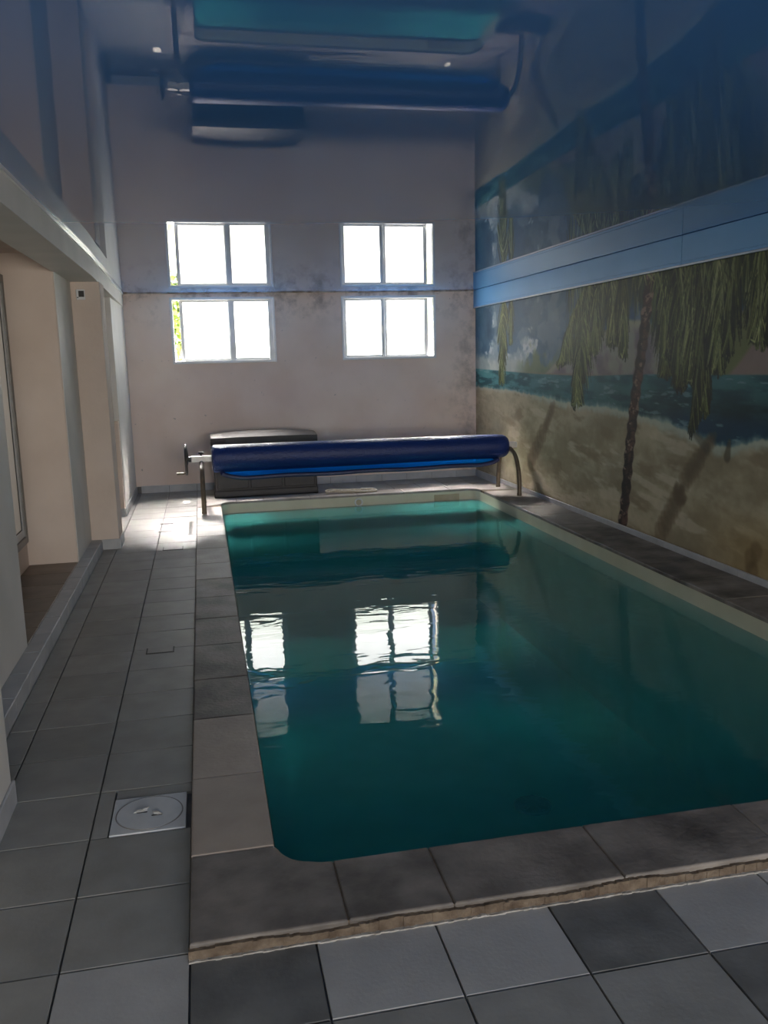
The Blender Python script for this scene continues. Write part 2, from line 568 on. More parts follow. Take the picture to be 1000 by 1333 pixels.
# ---- back wall with two window openings
W1 = (-.295, .945, 1.615, 2.375)
W2 = (1.835, 3.04, 1.615, 2.375)
YO = YB + .15
bm = bmesh.new()
for d in ((-1.75, W1[0], -.25, 2.7), (W1[1], W2[0], -.25, 2.7), (W2[1], 3.85, -.25, 2.7),
          (W1[0], W1[1], -.25, W1[2]), (W1[0], W1[1], W1[3], 2.7), (W2[0], W2[1], -.25, W2[2]), (W2[0], W2[1], W2[3], 2.7)):
    box(bm, d[0], d[1], YB, YO, d[2], d[3])
tag(obj('wall_back', bm, M['back_wall']), kind='structure')

# ---- right wall (the mural hangs on it), front wall
tag(boxobj('wall_right', (XR, XR + .2, -5.7, YB, -.25, 2.7), M['cream']), kind='structure')
bm = bmesh.new()
for d in ((-1.75, .1, -.0, 2.7), (2.9, 3.85, 0, 2.7), (.1, 2.9, 2.3, 2.7), (.1, 2.9, 0, .4)):
    box(bm, d[0], d[1], -5.7, -5.5, d[2], d[3])
tag(obj('wall_front', bm, M['cream']), kind='structure')

# ---- left wall: near wall, piers, niche, beam
XW = -1.02
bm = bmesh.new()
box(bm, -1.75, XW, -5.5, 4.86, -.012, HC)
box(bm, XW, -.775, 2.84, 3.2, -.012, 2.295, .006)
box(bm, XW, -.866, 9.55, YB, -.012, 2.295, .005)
box(bm, XW - .02, XW + .003, 6.95, 7.78, .0, HC - .01)  # added white skin on the cream wall, its paler colour stands in for light
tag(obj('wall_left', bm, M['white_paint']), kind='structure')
bm = bmesh.new()
box(bm, -1.75, XW, 6.94, YB, -.012, HC, .012, 3)            # cream cheek of the niche
box(bm, XW, -.783, 7.78, 8.12, -.012, 2.295, .008, 3)       # pier
box(bm, XW, -.872, 9.45, 9.55, -.012, 1.02, .006)           # half-height ledge
box(bm, XW, -.95, 8.12, 9.45, -.012, 2.295)
tag(obj('wall_left.001', bm, M['cream']), kind='structure')
bm = bmesh.new()
box(bm, -1.75, -1.385, 4.86, 6.94, .07, .27)
box(bm, -1.75, -1.385, 4.86, 6.94, 2.27, HC)
box(bm, -1.6, XW, 4.86, 6.94, 2.425, HC)
tag(obj('wall_left.002', bm, M['cream']), kind='structure')
# beam under the ceiling, slightly skewed at the far end
bm = bmesh.new()
prism(bm, [(XW - .01, -5.5), (-.785, -5.5), (-.783, 7.2), (-.860, YB), (XW - .01, YB)], 2.293, HC - .001)
tag(obj('trim_1', bm, M['white_paint']), kind='structure')
bm = bmesh.new()
prism(bm, [(-.79, -5.5), (-.775, -5.5), (-.773, 7.2), (-.850, YB), (-.865, YB)], HC - .022, HC - .0005, .003)
tag(obj('trim_2', bm, M['trim_white']), kind='structure')
# niche floor: sub-base and brown tiles
nf = tag(boxobj('floor.001', (-1.75, XW, 4.86, 6.94, -.012, .075), M['concrete']), kind='structure')
for j in range(6):
    a, b = 4.86 + j * 2.08 / 6, 4.86 + (j + 1) * 2.08 / 6
    piece('tile', .36, b - a - .006, .012, M['brown_tile'], (-1.203, (a + b) / 2, .088), nf)
# skirting tiles
bl = tag(boxobj('baseboard_left', (XW, -.955, -5.5, 7.78, -.012, .075), M['concrete']), kind='structure')
y = -1.3
while y < 7.78:
    y2 = min(y + .335, 7.78)
    if not (y2 > 2.84 and y < 3.2):
        piece('tile', .094, y2 - y - .004, .10, M['kerb_tile'], (-.973, (y + y2) / 2, .09), bl, bevel=.004)
    elif y < 2.84:
        piece('tile', .094, 2.84 - y - .004, .10, M['kerb_tile'], (-.973, (y + 2.84) / 2, .09), bl, bevel=.004)
    elif y2 > 3.2:
        piece('tile', .094, y2 - 3.2 - .004, .10, M['kerb_tile'], (-.973, (3.2 + y2) / 2, .09), bl, bevel=.004)
    y = y2
piece('tile', .012, .372, .10, M['kerb_tile'], (-.769, 3.02, .09), bl)
piece('tile', .246, .012, .10, M['kerb_tile'], (-.898, 7.774, .09), bl)
piece('tile', .012, .352, .10, M['kerb_tile'], (-.777, 7.944, .09), bl)
piece('tile', .15, .012, .10, M['kerb_tile'], (-.945, 9.444, .09), bl)
for a in np.arange(9.45, YB - .05, .335):
    b = min(a + .335, YB)
    piece('tile', .012, b - a - .004, .10, M['kerb_tile'], (-.86, (a + b) / 2, .09), bl)
bb = tag(boxobj('baseboard_back', (-.866, 3.61, YB - .006, YB + .001, -.012, .085), M['concrete']), kind='structure')
for i in range(-1, 12):
    a, b = max(TX0 + i * TX, -.855), min(TX0 + (i + 1) * TX, 3.595)
    piece('tile', b - a - .005, .012, .10, M['kerb_tile'], ((a + b) / 2, YB - .009, .09), bb)
br = tag(boxobj('baseboard_right', (XR - .006, XR + .001, -5.5, YB, -.012, .083), M['concrete']), kind='structure')
for j in range(-8, 28):
    a, b = TY0 + j * TY, min(TY0 + (j + 1) * TY, YB - .01)
    piece('tile', .014, b - a - .004, .10, M['kerb_tile'], (XR - .01, (a + b) / 2, .089), br)
# ceiling edge at the back wall, rusty in places
tag(boxobj('trim_3', (-.86, 3.58, YB - .012, YB + .002, HC - .012, HC - .001), M['ceiling_trim']), kind='structure')
# blue fascia boards along the right wall, with a pale moulding at their foot
t4 = tag(boxobj('trim_4', (XR - .012, XR + .002, -5.5, YB, 2.232, HC - .001), M['blue_trim']), kind='structure')
for a, b in ((-5.49, 2.0), (2.003, 6.065), (6.071, YB - .002)):
    boxobj('panel', (XR - .032, XR - .012, a, b, 2.236, HC - .003), M['blue_trim'], t4, bevel=.002)
for a, b in ((-5.49, 6.066), (6.068, YB - .002)):
    bm = bmesh.new()
    box(bm, XR - .040, XR - .012, a, b, 2.224, 2.240, .004, 3)
    obj('moulding', bm, M['blue_edge'], t4)
    boxobj('bead', (XR - .036, XR - .030, a, b, 2.2585, 2.264), M['blue_trim'], t4, bevel=.002)
# outside ground
tag(boxobj('terrace', (-20, 24, YO, 60, -.4, -.05), M['outside_ground']), kind='structure')


# ---- sliding windows of the back wall
def frame_ring(bm, x0, x1, z0, z1, y0, y1, l, r, t, b):
    box(bm, x0, x0 + l, y0, y1, z0, z1, .003, 1)
    box(bm, x1 - r, x1, y0, y1, z0, z1, .003, 1)
    box(bm, x0 + l, x1 - r, y0 + .001, y1 - .001, z1 - t, z1, .003, 1)
    box(bm, x0 + l, x1 - r, y0 + .001, y1 - .001, z0, z0 + b, .003, 1)


def sliding_window(name, W, frame, sashes):
    x0, x1, z0, z1 = W
    bm = bmesh.new()
    frame_ring(bm, x0, x1, z0, z1, YB + .01, YB + .075, frame[0], frame[1], frame[2], frame[3])
    w = tag(obj(name, bm, M['frame_white']), kind='structure')
    # flat architrave round the opening
    bm = bmesh.new()
    frame_ring(bm, x0 - .022, x1 + .022, z0 - .022, min(z1 + .022, HC - .03), YB - .012, YB + .012, .03, .03, .03, .034)
    obj('architrave', bm, M['frame_white'], w)
    for (sx0, sx1, px0, px1, yy) in sashes:
        bm = bmesh.new()
        frame_ring(bm, sx0, sx1, z0 + frame[3], z1 - frame[2], yy, yy + .024, px0 - sx0, sx1 - px1, .025, .028)
        s = obj('sash', bm, M['frame_white'], w)
        boxobj('pane', (px0 - .004, px1 + .004, yy + .008, yy + .014, z0 + frame[3] + .02, z1 - frame[2] - .018), M['pane'], s)
        boxobj('gasket', (px0 - .002, px0 + .006, yy + .004, yy + .009, z0 + frame[3] + .027, z1 - frame[2] - .024), M['frame_grey'], s)
    return w


w1 = sliding_window('window_1', W1, (.012, .06, .010, .012),
                    [(-.205, .43, -.168, .385, YB + .045), (.395, .887, .458, .882, YB + .016)])
boxobj('latch', (.405, .425, YB + .004, YB + .016, 1.93, 2.02), M['frame_white'], w1, bevel=.003)
w2 = sliding_window('window_2', W2, (.035, .016, .010, .012),
                    [(1.868, 2.38, 1.876, 2.336, YB + .016), (2.37, 2.968, 2.414, 2.918, YB + .045)])
boxobj('latch', (2.35, 2.37, YB + .004, YB + .016, 1.93, 2.02), M['frame_white'], w2, bevel=.003)

# ---- glazed door of the niche
bm = bmesh.new()
def frame_ring_y(bm, y0, y1, z0, z1, x0, x1, w):
    box(bm, x0, x1, y0, y0 + w, z0, z1, .003, 1); box(bm, x0, x1, y1 - w, y1, z0, z1, .003, 1)
    box(bm, x0, x1, y0 + w, y1 - w, z1 - w, z1, .003, 1); box(bm, x0, x1, y0 + w, y1 - w, z0, z0 + w, .003, 1)
frame_ring_y(bm, 4.86, 6.94, .27, 2.27, -1.43, -1.37, .055)
w3 = tag(obj('window_3', bm, M['frame_grey']), kind='structure')
for a, b, xx in ((4.915, 5.93, -1.42), (5.87, 6.885, -1.395)):
    bm = bmesh.new(); frame_ring_y(bm, a, b, .325, 2.215, xx - .012, xx + .012, .06)
    s = obj('sash', bm, M['frame_white'], w3)
    boxobj('pane', (xx - .003, xx + .003, a + .055, b - .055, .38, 2.16), M['side_pane'], s)
    bm = bmesh.new(); frame_ring_y(bm, a + .055, b - .055, .38, 2.16, xx + .003, xx + .009, .012)
    obj('gasket', bm, M['gasket'], s)

# ================================================================== MURAL
NY, NZ = 1050, 370
MY0, MY1, MZ0, MZ1 = 3.0, YB - .002, .091, 2.226
yy = np.linspace(MY0, MY1, NY)
zz = np.linspace(MZ0, MZ1, NZ)
Yg, Zg = np.meshgrid(yy, zz)                     # shape NZ, NY


def vnoise(x, y, seed):
    r = np.random.RandomState(seed).rand(64, 64)
    xi, yi = np.floor(x).astype(int), np.floor(y).astype(int)
    fx, fy = x - xi, y - yi
    fx, fy = fx * fx * (3 - 2 * fx), fy * fy * (3 - 2 * fy)
    g = lambda a, b: r[a % 64, b % 64]
    return (g(xi, yi) * (1 - fx) + g(xi + 1, yi) * fx) * (1 - fy) + (g(xi, yi + 1) * (1 - fx) + g(xi + 1, yi + 1) * fx) * fy


def fbm(x, y, seed, octv=5):
    s, a, t = 0, 1.0, 0
    for o in range(octv):
        s = s + a * vnoise(x * 2 ** o + 17.3 * o, y * 2 ** o + 9.1 * o, seed + o); t += a; a *= .55
    return s / t


def sstep(a, b, x):
    t = np.clip((x - a) / (b - a), 0, 1)
    return t * t * (3 - 2 * t)


img = np.zeros((NZ, NY, 3))


def lay(col, a):
    global img
    a = np.clip(a, 0, 1)[..., None]
    img = img * (1 - a) + (np.array(col) if not isinstance(col, np.ndarray) else col) * a


def mixc(c1, c2, t):
    t = t[..., None]
    return np.array(c1) * (1 - t) + np.array(c2) * t


# sky
n = fbm(Yg * 2.2, Zg * 2.6, 1)
img = mixc((44, 76, 102), (80, 112, 136), sstep(.3, .7, n))
lay((50, 80, 104), sstep(1.7, 2.2, Zg) * .55)
lay((84, 136, 158), sstep(10.7, 11.1, Yg) * .5)
cl = fbm(Yg * 2.6 + 4, Zg * 3.4, 8)
lay((206, 212, 214), sstep(.50, .60, cl - .20 * sstep(1.55, 2.1, Zg) + .06) * sstep(8.0, 9.2, Yg) * .95)
lay((120, 140, 154), sstep(.52, .62, fbm(Yg * 3.4 + 2, Zg * 3.8, 18)) * .6)
lay((132, 150, 158), sstep(.52, .66, fbm(Yg * 3, Zg * 4, 13)) * .3)
# low cloud bank and trees on the horizon, far end
lay((206, 208, 198), sstep(1.66, 1.5, Zg + .25 * (cl - .5)) * sstep(8.8, 9.6, Yg) * .75)
lay((120, 132, 96), sstep(1.62, 1.5, Zg + .5 * (fbm(Yg * 5, Zg * 4, 21) - .5)) * sstep(8.2, 8.7, Yg) * sstep(9.8, 9.2, Yg) * .8)
# mountains
hill_y = [3.0, 4.6, 5.0, 5.4, 5.8, 6.2, 6.6, 7.0, 7.4, 7.8, 8.3, 8.8]
ridge = np.interp(yy, hill_y, [1.95, 1.98, 1.95, 1.84, 1.58, 1.68, 1.86, 1.88, 1.80, 1.80, 1.58, 1.36]) + .05 * (fbm(yy * 5, yy * 0 + 2, 31) - .5)
mt = sstep(.02, -.02, Zg - ridge[None, :])
mcol = mixc((116, 106, 112), (150, 150, 136), sstep(.38, .62, fbm(Yg * 3.6, Zg * 4, 34)))
mcol = mcol * (1 - .55 * sstep(7.0, 8.4, Yg)[..., None] * 0)
lay(mcol, mt)
lay((172, 172, 146), mt * sstep(-.14, -.02, Zg - ridge[None, :] + .08 * (n - .5)) * .8)
green = sstep(.02, -.02, Zg - np.interp(yy, [3, 4.9, 5.17, 5.4, 5.62, 5.8], [2.05, 1.95, 1.90, 1.82, 1.60, 1.40])[None, :])
lay((112, 120, 74), green * .95)
lay((150, 140, 108), green * sstep(.5, .7, fbm(Yg * 4, Zg * 5, 41)) * .4)
lay((150, 128, 130), sstep(.03, -.03, Zg - np.interp(yy, [3, 4.8, 5.1, 5.35, 5.5], [1.9, 1.82, 1.72, 1.5, 1.4])[None, :]) * .8)
# sea
hz = np.interp(yy, [3, 5, 6.6, 7.8, 9, 11.2], [1.44, 1.437, 1.42, 1.39, 1.395, 1.44])
sea = sstep(.006, -.006, Zg - hz[None, :])
sn = fbm(Yg * 3, Zg * 14, 51)
sc_ = mixc((34, 82, 90), (66, 118, 122), sstep(.3, .7, sn))
sc_ = sc_ * (1 - .35 * sstep(8.2, 5.8, Yg) * sstep(1.40, 1.12, Zg))[..., None]
lay(sc_, sea)
lay((108, 176, 176), sea * sstep(8.6, 10.6, Yg) * sstep(.4, .6, sn) * .6)
lay((18, 62, 92), sea * sstep(6.6, 5.9, Yg) * sstep(1.22, 1.06, Zg) * .75)
wv = fbm(Yg * 4.5, Zg * 26, 57)
lay((150, 182, 186), sea * sstep(.64, .76, wv) * .55)
# sand
se = np.interp(yy, [3, 4.6, 4.98, 5.265, 5.4, 5.53, 5.9, 6.22, 6.72, 7.3, 8.14, 8.95, 9.9, 11.2],
               [1.05, 1.04, 1.02, .965, .925, .93, .985, 1.037, 1.081, 1.117, 1.114, 1.161, 1.19, 1.20])
se = se + .05 * (fbm(yy * 9, yy * 0 + 5.5, 61) - .5)
d = Zg - se[None, :]
sand = sstep(.012, -.012, d)
s1, s2 = fbm(Yg * 1.5 + Zg * 1.2, Zg * 4.5 - Yg * .6, 66), fbm(Yg * 9, Zg * 12, 69)
sc2 = mixc((150, 138, 110), (186, 174, 144), sstep(.3, .7, s1 * .7 + s2 * .3))
lay(sc2, sand)
lay((134, 120, 94), sand * sstep(.55, .75, fbm(Yg * 2.2 + Zg, Zg * 7 - Yg, 71)) * .7)
lay((204, 192, 166), sand * sstep(.60, .74, fbm(Yg * 1.6 + 2 * Zg + 3, Zg * 8 - Yg * 1.1, 75)) * .65)
lay((212, 192, 166), sand * sstep(9.0, 10.6, Yg) * sstep(.2, 1.0, Zg) * .45)
lay((168, 142, 92), sand * sstep(6.0, 5.0, Yg) * sstep(.6, .25, Zg) * .6)
lay((122, 108, 84), sand * sstep(.16, .08, Zg + .06 * s2) * .5)
# foam on the sand edge
lay((192, 206, 192), sstep(.075, .0, np.abs(d + .015) + .07 * (s2 - .45)) * .75 * sstep(9.6, 8.4, Yg))
lay((206, 206, 196), sstep(.05, .0, np.abs(d + .005) + .05 * (s2 - .45)) * .5 * sstep(8.6, 9.8, Yg))


def stroke(p, q, w, col, a=.9, soft=.006, asp=1.0):
    """one brush mark from p to q (wall y, wall z)"""
    global img
    (y0, z0), (y1, z1) = p, q
    m = w + soft * 2
    i0, i1 = np.searchsorted(yy, min(y0, y1) - m), np.searchsorted(yy, max(y0, y1) + m)
    k0, k1 = np.searchsorted(zz, min(z0, z1) - m), np.searchsorted(zz, max(z0, z1) + m)
    if i1 <= i0 or k1 <= k0:
        return
    A, B = Yg[k0:k1, i0:i1], Zg[k0:k1, i0:i1]
    dy, dz = y1 - y0, z1 - z0
    L2 = dy * dy + dz * dz + 1e-9
    t = np.clip(((A - y0) * dy + (B - z0) * dz) / L2, 0, 1)
    dist = np.hypot(A - y0 - t * dy, B - z0 - t * dz)
    ww = w * (1 - .75 * t)
    al = (np.clip((ww + soft - dist) / soft, 0, 1) * a)[..., None]
    img[k0:k1, i0:i1] = img[k0:k1, i0:i1] * (1 - al) + np.array(col) * al


def band(pts, w, col, a, soft):
    for p, q in zip(pts[:-1], pts[1:]):
        stroke(p, q, w * 4 / 4, col, a, soft)


# painted palm shadows on the sand
for (p, q, w) in (((6.28, .16), (6.02, .50), .085), ((6.02, .50), (5.98, .56), .085), ((5.95, .62), (5.72, .86), .075), ((5.74, .84), (5.58, 1.0), .05),
                  ((9.15, .42), (8.72, .84), .10), ((8.72, .84), (8.5, 1.1), .06)):
    for k in range(6):
        t0, t1 = k / 6, (k + 1) / 6
        stroke((p[0] + (q[0] - p[0]) * t0, p[1] + (q[1] - p[1]) * t0), (p[0] + (q[0] - p[0]) * t1, p[1] + (q[1] - p[1]) * t1), w, (104, 88, 66), .42, .03)
stroke((5.68, .9), (5.9, 1.02), .03, (84, 80, 66), .6, .03)
stroke((5.42, .86), (5.40, .97), .03, (84, 76, 58), .7, .02)
for (a, b) in ((5.04, .26), (5.10, .20), (5.07, .12)):
    stroke((a, b), (a + .02, b - .1), .05, (112, 92, 60), .5, .03)

GREENS = [(34, 42, 28), (46, 56, 34), (66, 76, 44), (94, 104, 62), (130, 138, 88), (164, 170, 120)]
fr = random.Random(5)
# dark mass of leaves high under the fascia
dk = fbm(Yg * 5, Zg * 2.2, 95)
lay((50, 60, 40), sstep(8.15, 7.7, Yg) * sstep(1.72, 2.02, Zg + .55 * (dk - .5) + .12 * np.sin(Yg * 9)) * .85)


def frond(y0, z0, y1, z1, spread, n, pal=GREENS, ll=.32, sag=.0):
    """a hanging palm frond: midrib from (y0, z0) to (y1, z1), feathered leaflets on both sides, dark ones first"""
    rib = lambda t: (y0 + (y1 - y0) * t + sag * math.sin(t * math.pi), z0 + (z1 - z0) * t)
    marks = []
    m = int(n * 2.0)
    for k in range(m):
        t = fr.random() ** .9
        my, mz = rib(t)
        side = fr.choice((-1, 1))
        off = spread * (1 - .62 * t) * fr.uniform(.15, 1.0) * side
        l = ll * (1.1 - .45 * t) * fr.uniform(.6, 1.25)
        q = fr.random()
        c = pal[min(int(q ** 2.6 * len(pal)), len(pal) - 1)]
        k_ = fr.uniform(.72, .96); c = (c[0] * k_ * .95, c[1] * k_ * .97, c[2] * k_ * .90)
        marks.append((q + .55 * fr.random(), my, mz, off, l, c))
    marks.sort(key=lambda a: a[0])
    for i, (q, my, mz, off, l, c) in enumerate(marks):
        e1 = (my + off * .55, mz - l * .34)
        e2 = (my + off, max(mz - l, z1 - .02 - .05 * fr.random()))
        w = .0095 if i < m * .35 else .0048
        if q > 1.2: c = tuple(min(v * 1.22, 225) for v in c)
        stroke((my, mz), e1, w, c, .9, .005)
        stroke(e1, e2, w * .95, c, .9, .005)
    for k in range(10):
        stroke(rib(k / 10), rib((k + 1) / 10), .007, (104, 116, 78), .55, .006)


LIGHTG = [(56, 64, 40), (80, 88, 52), (110, 116, 70), (150, 154, 100), (186, 188, 136)]
DARKG = [(28, 36, 26), (36, 44, 30), (52, 60, 38), (80, 88, 54), (124, 132, 84)]
frond(10.05, 2.3, 10.13, 1.31, .26, 150, LIGHTG, .30)
frond(9.80, 2.3, 9.80, 1.78, .14, 50, GREENS, .26)
# big cluster left of the trunk
frond(7.62, 2.35, 8.36, 1.56, .30, 220, GREENS, .42, .10)
frond(7.60, 2.35, 7.95, 1.16, .32, 260, GREENS, .42, .08)
frond(7.45, 2.35, 7.62, 1.66, .22, 120, GREENS, .40)
frond(7.20, 2.35, 7.20, 1.72, .20, 120, DARKG + LIGHTG, .42)
frond(7.05, 2.35, 6.98, 1.62, .16, 90, DARKG + LIGHTG, .40)
for k in range(70):
    a = fr.uniform(6.7, 8.2)
    stroke((a, 2.24), (a + fr.uniform(-.1, .1), 2.24 - fr.uniform(.12, .42)), .006, fr.choice(GREENS), .7)
# trunk
tr_pts = [(6.57, 2.26), (6.655, 1.717), (6.76, 1.273), (6.842, .808), (6.89, .397), (6.94, .085)]
TW = .078
tyc = np.interp(zz, [p[1] for p in tr_pts][::-1], [p[0] for p in tr_pts][::-1])
# right of the trunk: fronds
frond(6.50, 2.3, 6.28, 1.46, .20, 140, DARKG, .40, -.06)
frond(6.30, 2.35, 6.30, 1.62, .18, 110, GREENS, .42)
frond(6.12, 2.35, 6.06, 1.38, .22, 180, DARKG, .44)
frond(5.95, 2.35, 5.86, 1.42, .24, 190, GREENS, .44)
frond(5.80, 2.35, 5.74, 1.20, .20, 200, DARKG, .46)
frond(5.70, 2.35, 5.90, 1.05, .12, 110, DARKG, .40)
frond(5.60, 2.35, 5.58, 1.50, .20, 130, GREENS, .40)
frond(5.42, 2.35, 5.48, 1.62, .16, 90, DARKG, .40)
frond(5.10, 2.35, 5.12, 1.70, .22, 130, DARKG + LIGHTG, .44)
frond(4.98, 2.35, 4.92, 1.66, .18, 120, GREENS, .40)
for y0_ in np.arange(3.1, 4.9, .16):
    frond(y0_, 2.35, y0_ + fr.uniform(-.1, .1), fr.uniform(1.2, 1.7), .2, 70, GREENS, .42)
for k in range(150):
    a = fr.uniform(4.9, 6.45)
    stroke((a, 2.24), (a + fr.uniform(-.12, .12), 2.24 - fr.uniform(.12, .5)), .006, fr.choice(GREENS), .7)
# trunk on top of the fronds, with leaf scars
dt = np.abs(Yg - tyc[:, None])
tw = TW * (1 + .12 * np.sin(Zg * 46 + 3 * vnoise(Zg * 3, Yg * 0, 88)))
tm = sstep(tw + .012, tw - .012, dt)
tcol = mixc((50, 36, 30), (92, 68, 56), sstep(.35, .7, fbm(Yg * 14, Zg * 10, 80)))
tcol = tcol * (1 - .30 * sstep(-.02, .07, (Yg - tyc[:, None])))[..., None]
lay(tcol, tm)
lay((164, 140, 120), tm * sstep(.60, .70, fbm(Yg * 13, Zg * 20, 84)) * .8)
lay((30, 22, 20), tm * sstep(.80, .96, np.sin(Zg * 70 + 1.6 * np.sin(Yg * 22))) * .55)
for k in range(26):
    a = fr.uniform(6.45, 6.75)
    stroke((a, 2.24), (a + fr.uniform(-.12, .12), 2.24 - fr.uniform(.05, .22)), .007, fr.choice(GREENS), .85)

img = np.clip(img, 0, 255) / 255.0
img = img * .98
lin = np.where(img <= .04045, img / 12.92, ((img + .055) / 1.055) ** 2.4)
XM = XR - .004
nv = NY * NZ
co = np.empty((nv, 3), np.float32)
co[:, 0] = XM; co[:, 1] = Yg.ravel(); co[:, 2] = Zg.ravel()
ii, kk = np.meshgrid(np.arange(NY - 1), np.arange(NZ - 1))
a0 = (kk * NY + ii).ravel()
quads = np.stack([a0, a0 + NY, a0 + NY + 1, a0 + 1], 1)
# rim that gives the painted skin its thickness
rim = np.concatenate([np.arange(NY), (np.arange(1, NZ) * NY + NY - 1), ((NZ - 1) * NY + np.arange(NY - 2, -1, -1)), (np.arange(NZ - 2, 0, -1) * NY)])
nr = len(rim)
co2 = co[rim].copy(); co2[:, 0] = XR - .0006
allco = np.concatenate([co, co2])
r1 = np.arange(nr)
rq = np.stack([rim[r1], rim[(r1 + 1) % nr], nv + (r1 + 1) % nr, nv + r1], 1)
faces = np.concatenate([quads, rq]).astype(np.int32)
me = bpy.data.meshes.new('mural')
me.vertices.add(len(allco)); me.vertices.foreach_set('co', allco.ravel())
me.loops.add(faces.size); me.loops.foreach_set('vertex_index', faces.ravel())
me.polygons.add(len(faces)); me.polygons.foreach_set('loop_start', np.arange(0, faces.size, 4, dtype=np.int32))
me.update(calc_edges=True)
ca = me.color_attributes.new('paint', 'FLOAT_COLOR', 'POINT')
cc = np.ones((len(allco), 4), np.float32)
cc[:nv, :3] = lin.reshape(-1, 3); cc[nv:, :3] = lin.reshape(-1, 3)[rim]
ca.data.foreach_set('color', cc.ravel())
me.materials.append(M['mural'])
mural = link(bpy.data.objects.new('mural', me))
tag(mural, 'painted beach mural with hanging palm fronds covering the right wall', 'mural')

# ================================================================== POOL
pool = tag(empty('swimming_pool', (0, 0, 0)), 'sunken indoor swimming pool of still green water with stone coping', 'pool')
POOL_Z = -1.32
bm = bmesh.new()
ol = round_rect(PX0 + .004, PX1 - .004, PY0 + .004, PY1 - .004, PR)
lo = [bm.verts.new((x, y, POOL_Z)) for x, y in ol]
hi = [bm.verts.new((x, y, .02)) for x, y in ol]
bm.faces.new(lo)
for i in range(len(ol)):
    bm.faces.new((lo[i], hi[i], hi[(i + 1) % len(ol)], lo[(i + 1) % len(ol)]))
me = bpy.data.meshes.new('liner'); bm.to_mesh(me); bm.free(); me.materials.append(M['liner'])
link(bpy.data.objects.new('liner', me), pool)
bm = bmesh.new()
prism(bm, round_rect(PX0 - .012, PX1 + .012, PY0 - .012, PY1 + .012, PR), POOL_Z - .02, ZW)
obj('water', bm, M['water'], pool)

# coping stones


def coping(outline, mat):
    bm = bmesh.new()
    prism(bm, outline, .0, ZC + (rng.rand() - .5) * .002, .007)
    return obj('coping_stone', bm, M[mat], pool)


g = .0018
X0, X1o = CX0, XR - .018
# corners
def arc(cx, cy, a0, a1, r=PR, n=8):
    return [(cx + r * math.cos(math.radians(a0 + (a1 - a0) * k / n)), cy + r * math.sin(math.radians(a0 + (a1 - a0) * k / n))) for k in range(n + 1)]


JX0, JX1 = .32, 2.84
JY0, JY1 = 2.60, 9.50
coping([(X0, CY0), (JX0 - g, CY0), (JX0 - g, PY0)] + arc(PX0 + PR, PY0 + PR, 270, 180) + [(X0, JY0 - g)], 'stone_dark')
coping([(X1o, CY0), (X1o, JY0 - g)] + arc(PX1 - PR, PY0 + PR, 0, -90) + [(JX1 + g, PY0), (JX1 + g, CY0)], 'stone_dark')
coping([(X1o, CY1), (JX1 + g, CY1), (JX1 + g, PY1)] + arc(PX1 - PR, PY1 - PR, 90, 0) + [(X1o, JY1 + g)], 'stone_mid')
coping([(X0, CY1), (X0, JY1 + g)] + arc(PX0 + PR, PY1 - PR, 180, 90) + [(JX0 - g, PY1), (JX0 - g, CY1)], 'stone_mid')
jl = [2.60, 3.13, 3.70, 4.19, 4.725, 5.25, 5.746, 6.25, 6.76, 7.33, 7.87, 8.41, 8.95, 9.50]
for i, (a, b) in enumerate(zip(jl[:-1], jl[1:])):
    mt = 'stone_beige' if i < 2 else ('stone_dark' if i < 7 else 'stone_mid')
    coping([(X0, a + g), (PX0, a + g), (PX0, b - g), (X0, b - g)], mt)
    coping([(PX1, a + g), (X1o, a + g), (X1o, b - g), (PX1, b - g)], 'stone_dark' if i < 9 else 'stone_mid')
jx = [.32, .63, 1.165, 1.72, 2.27, 2.84]
for a, b in zip(jx[:-1], jx[1:]):
    coping([(a + g, CY0), (b - g, CY0), (b - g, PY0), (a + g, PY0)], 'stone_dark')
    coping([(a + g, PY1), (b - g, PY1), (b - g, CY1), (a + g, CY1)], 'stone_mid')
# bedding under the stones and the crumbling mortar of the near edge
bm = bmesh.new()
for d in ((X0 + .004, PX0 - .004, CY0 + .004, CY1 - .004), (PX1 + .004, X1o - .002, CY0 + .004, CY1 - .004),
          (PX0 - .004, PX1 + .004, CY0 + .004, PY0 - .004), (PX0 - .004, PX1 + .004, PY1 + .004, CY1 - .004)):
    box(bm, *d, -.012, .039)
obj('bedding', bm, M['mortar_brown'], pool)
bm = bmesh.new()
N_ = 260
rr = random.Random(3)
for k in range(N_):
    a = X0 - .004 + (X1o - X0) * k / N_
    b = X0 - .004 + (X1o - X0) * (k + 1) / N_ + .004
    hgt = .031 + .007 * math.sin(k * .19) * math.sin(k * .053) + rr.uniform(-.0018, .0018)
    box(bm, a, b, CY0 - .013 + rr.uniform(-.0018, .0015), CY0 + .006, .0, hgt)
o = obj('mortar_edge', bm, M['mortar_brown'], pool)
tag(o, kind='stuff')
bm = bmesh.new()
for k in range(N_):
    a = X0 - .004 + (X1o - X0) * k / N_
    b = X0 - .004 + (X1o - X0) * (k + 1) / N_ + .002
    box(bm, a, b, CY0 - .0225 + rr.uniform(-.002, .002), CY0 - .009, .0, .0045 + rr.uniform(-.0008, .0012))
tag(obj('grout_line', bm, M['grout_white'], pool), kind='stuff')

